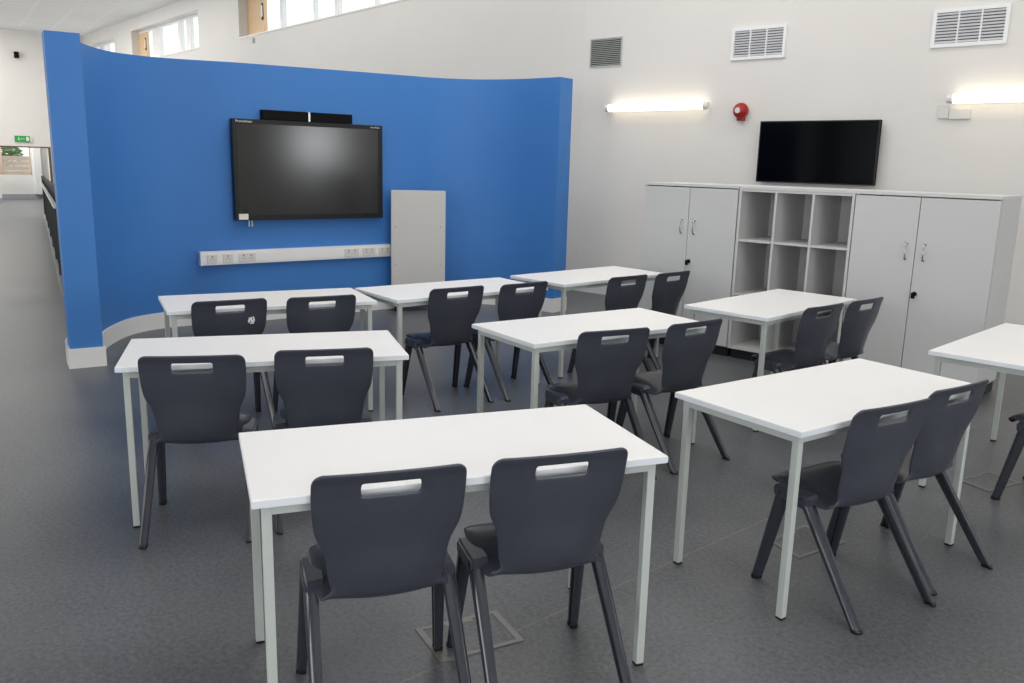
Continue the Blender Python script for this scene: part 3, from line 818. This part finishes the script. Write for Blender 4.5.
# ---------------------------------------------------------------- garden beyond the lobby window
bm = bmesh.new(); box(bm, E_+.25, E_+7, -3, 12, -.1, -.02, WM)
o = obj('garden_ground', bm, M['ground']); struct(o, 'pale paving outside the lobby window', 'ground')
p = WM @ Vector((E_+2.2, 3, 0))
t = thing('timber_fence', 'pale horizontal board fence outside the lobby window', 'fence', p)
bm = bmesh.new()
for k in range(8):
    v = box(bm, E_+2.2, E_+2.23, -.5, 8, .02+k*.17, .02+k*.17+.163, WM)
bmesh.ops.translate(bm, verts=bm.verts, vec=-p); obj('boards', bm, M['fence'], t)
for s in (0, 1.9, 3.8, 5.7, 7.6):
    bm = bmesh.new(); v = box(bm, E_+2.23, E_+2.31, s, s+.08, -.03, 1.42, WM); bmesh.ops.translate(bm, verts=bm.verts, vec=-p); obj('post', bm, M['bark'], t)
def shrub(s, h, rad, label):
    p = WM @ Vector((E_+3.9, s, -.02)); t = thing('garden_shrub', label, 'shrub', p, 0, 'shrubs behind the garden fence')
    bm = bmesh.new(); tube(bm, [(0, 0, 0), (.03, 0, h*.3), (0, .05, h*.7)], .04, 8)
    for a in range(5): tube(bm, [(0, 0, h*.4), (math.cos(a*1.3)*rad*.6, math.sin(a*1.3)*rad*.6, h*.75)], .015, 6)
    obj('stem', bm, M['bark'], t)
    bm = bmesh.new()
    for k in range(900):
        d = Vector((random.gauss(0, 1), random.gauss(0, 1), random.gauss(0, 1))).normalized()*rad*random.uniform(.55, 1)
        c = Vector((d.x, d.y, h*.72+d.z*.75)); q = Matrix.Rotation(random.uniform(0, 6.28), 3, 'Z') @ Matrix.Rotation(random.uniform(-1.2, 1.2), 3, 'X')
        l = random.uniform(.08, .15)
        V = [bm.verts.new(c+q @ Vector(v)) for v in ((-l, 0, 0), (0, -l*.45, .01), (l, 0, 0), (0, l*.45, .01))]
        bm.faces.new(V)
    obj('foliage', bm, M['leaf'], t)
shrub(1.85, 2.1, .85, 'leafy green shrub behind the garden fence, in the middle of the lobby window')
shrub(3.75, 2.0, .75, 'leafy green shrub behind the garden fence, at the left edge of the lobby window')

# ---------------------------------------------------------------- light
wd = bpy.data.worlds.new('World'); sc.world = wd; wd.use_nodes = True
bg = wd.node_tree.nodes['Background']; bg.inputs['Color'].default_value = (.93, .97, 1.0, 1); bg.inputs['Strength'].default_value = 1.6

def area(name, loc, rot, sx, sy, power, color=(1, 1, 1), spread=180):
    l = bpy.data.lights.new(name, 'AREA'); l.shape = 'RECTANGLE'; l.size = sx; l.size_y = sy; l.energy = power; l.color = color
    l.spread = R(spread)
    o = bpy.data.objects.new(name, l); COL.objects.link(o); o.location = loc; o.rotation_euler = rot
    return o
DAY = (.95, .975, 1.0)
SWY = 8.05
# daylight through the windows behind the viewer
for xc, w_, pw in ((-6.55, 3.7, 12), (-2.45, 3.7, 50), (1.7, 3.8, 62)):
    area('window_daylight', (xc, -3.95, 2.15), (R(90), 0, 0), w_*.55, 1.8, pw, DAY)
# daylight through the right-hand end windows
for yc, zc, w_, h_, pw in ((SWY, 1.95, 1.0, 1.0, 34), (2.2, 2.0, 2.8, 2.2, 105), (-1.8, 2.0, 2.8, 2.2, 50)):
    area('window_daylight', (5.45, yc, zc), (R(90), 0, R(90)), w_, h_, pw, DAY)
# daylight through the corridor windows
for tc_, w_, pw in ((6.5, 5, 60), (12.1, 5, 110), (17.7, 5, 260)):
    p = WM @ Vector((tc_, 10.9, 2.2)); area('window_daylight', p, (R(112), 0, TH+R(180)), w_, 2.8, pw, DAY)
# added overhead fill and wall-wash lamps below a closed ceiling, room then corridor
for xc, yc, sx, sy, pw in ((-2.6, 3.2, 4.0, 3.0, 88), (-3.0, 7.0, 8, .8, 62), (-5.2, 5.2, 2, 2, 58), (1.5, 1.5, 3, 3, 50)):
    area('rooflight_daylight', (xc, yc, H_C-.02), (0, 0, 0), sx, sy, pw, (1, .975, .935))
for tc_, s_, sx, sy, pw in ((5, 1.6, 8, .8, 80), (14, 1.6, 8, .8, 80), (18, 4, 3, 3, 140), (20.5, 4, 3, 2, 110)):
    p = WM @ Vector((tc_, s_, H_C-.02)); area('rooflight_daylight', p, (0, 0, TH), sx, sy, pw, (1, .975, .935))
p = WM @ Vector((T+.9, 2.4, 2.55)); area('lobby_daylight', p, (0, 0, 0), 1.2, 2.2, 45, DAY)

# ---------------------------------------------------------------- camera
cam = bpy.data.cameras.new('camera'); co = bpy.data.objects.new('camera', cam); COL.objects.link(co)
cam.sensor_width = 36; cam.lens = 851.239/1024*36; cam.clip_start = .05; cam.clip_end = 200
r = (0.73864208, 0.67363133, 0.02507398); u = (-0.15683964, 0.1355624, 0.97827612); f = (-0.65559835, 0.7265285, -0.20578419)
co.matrix_world = Matrix(((r[0], u[0], -f[0], 0), (r[1], u[1], -f[1], 0), (r[2], u[2], -f[2], 1.58848), (0, 0, 0, 1)))
sc.camera = co
vs = sc.view_settings
sc.display_settings.display_device = 'sRGB'
vs.view_transform = 'Standard'; vs.look = 'None'; vs.gamma = 1.0; vs.exposure = 0.0; vs.use_curve_mapping = False
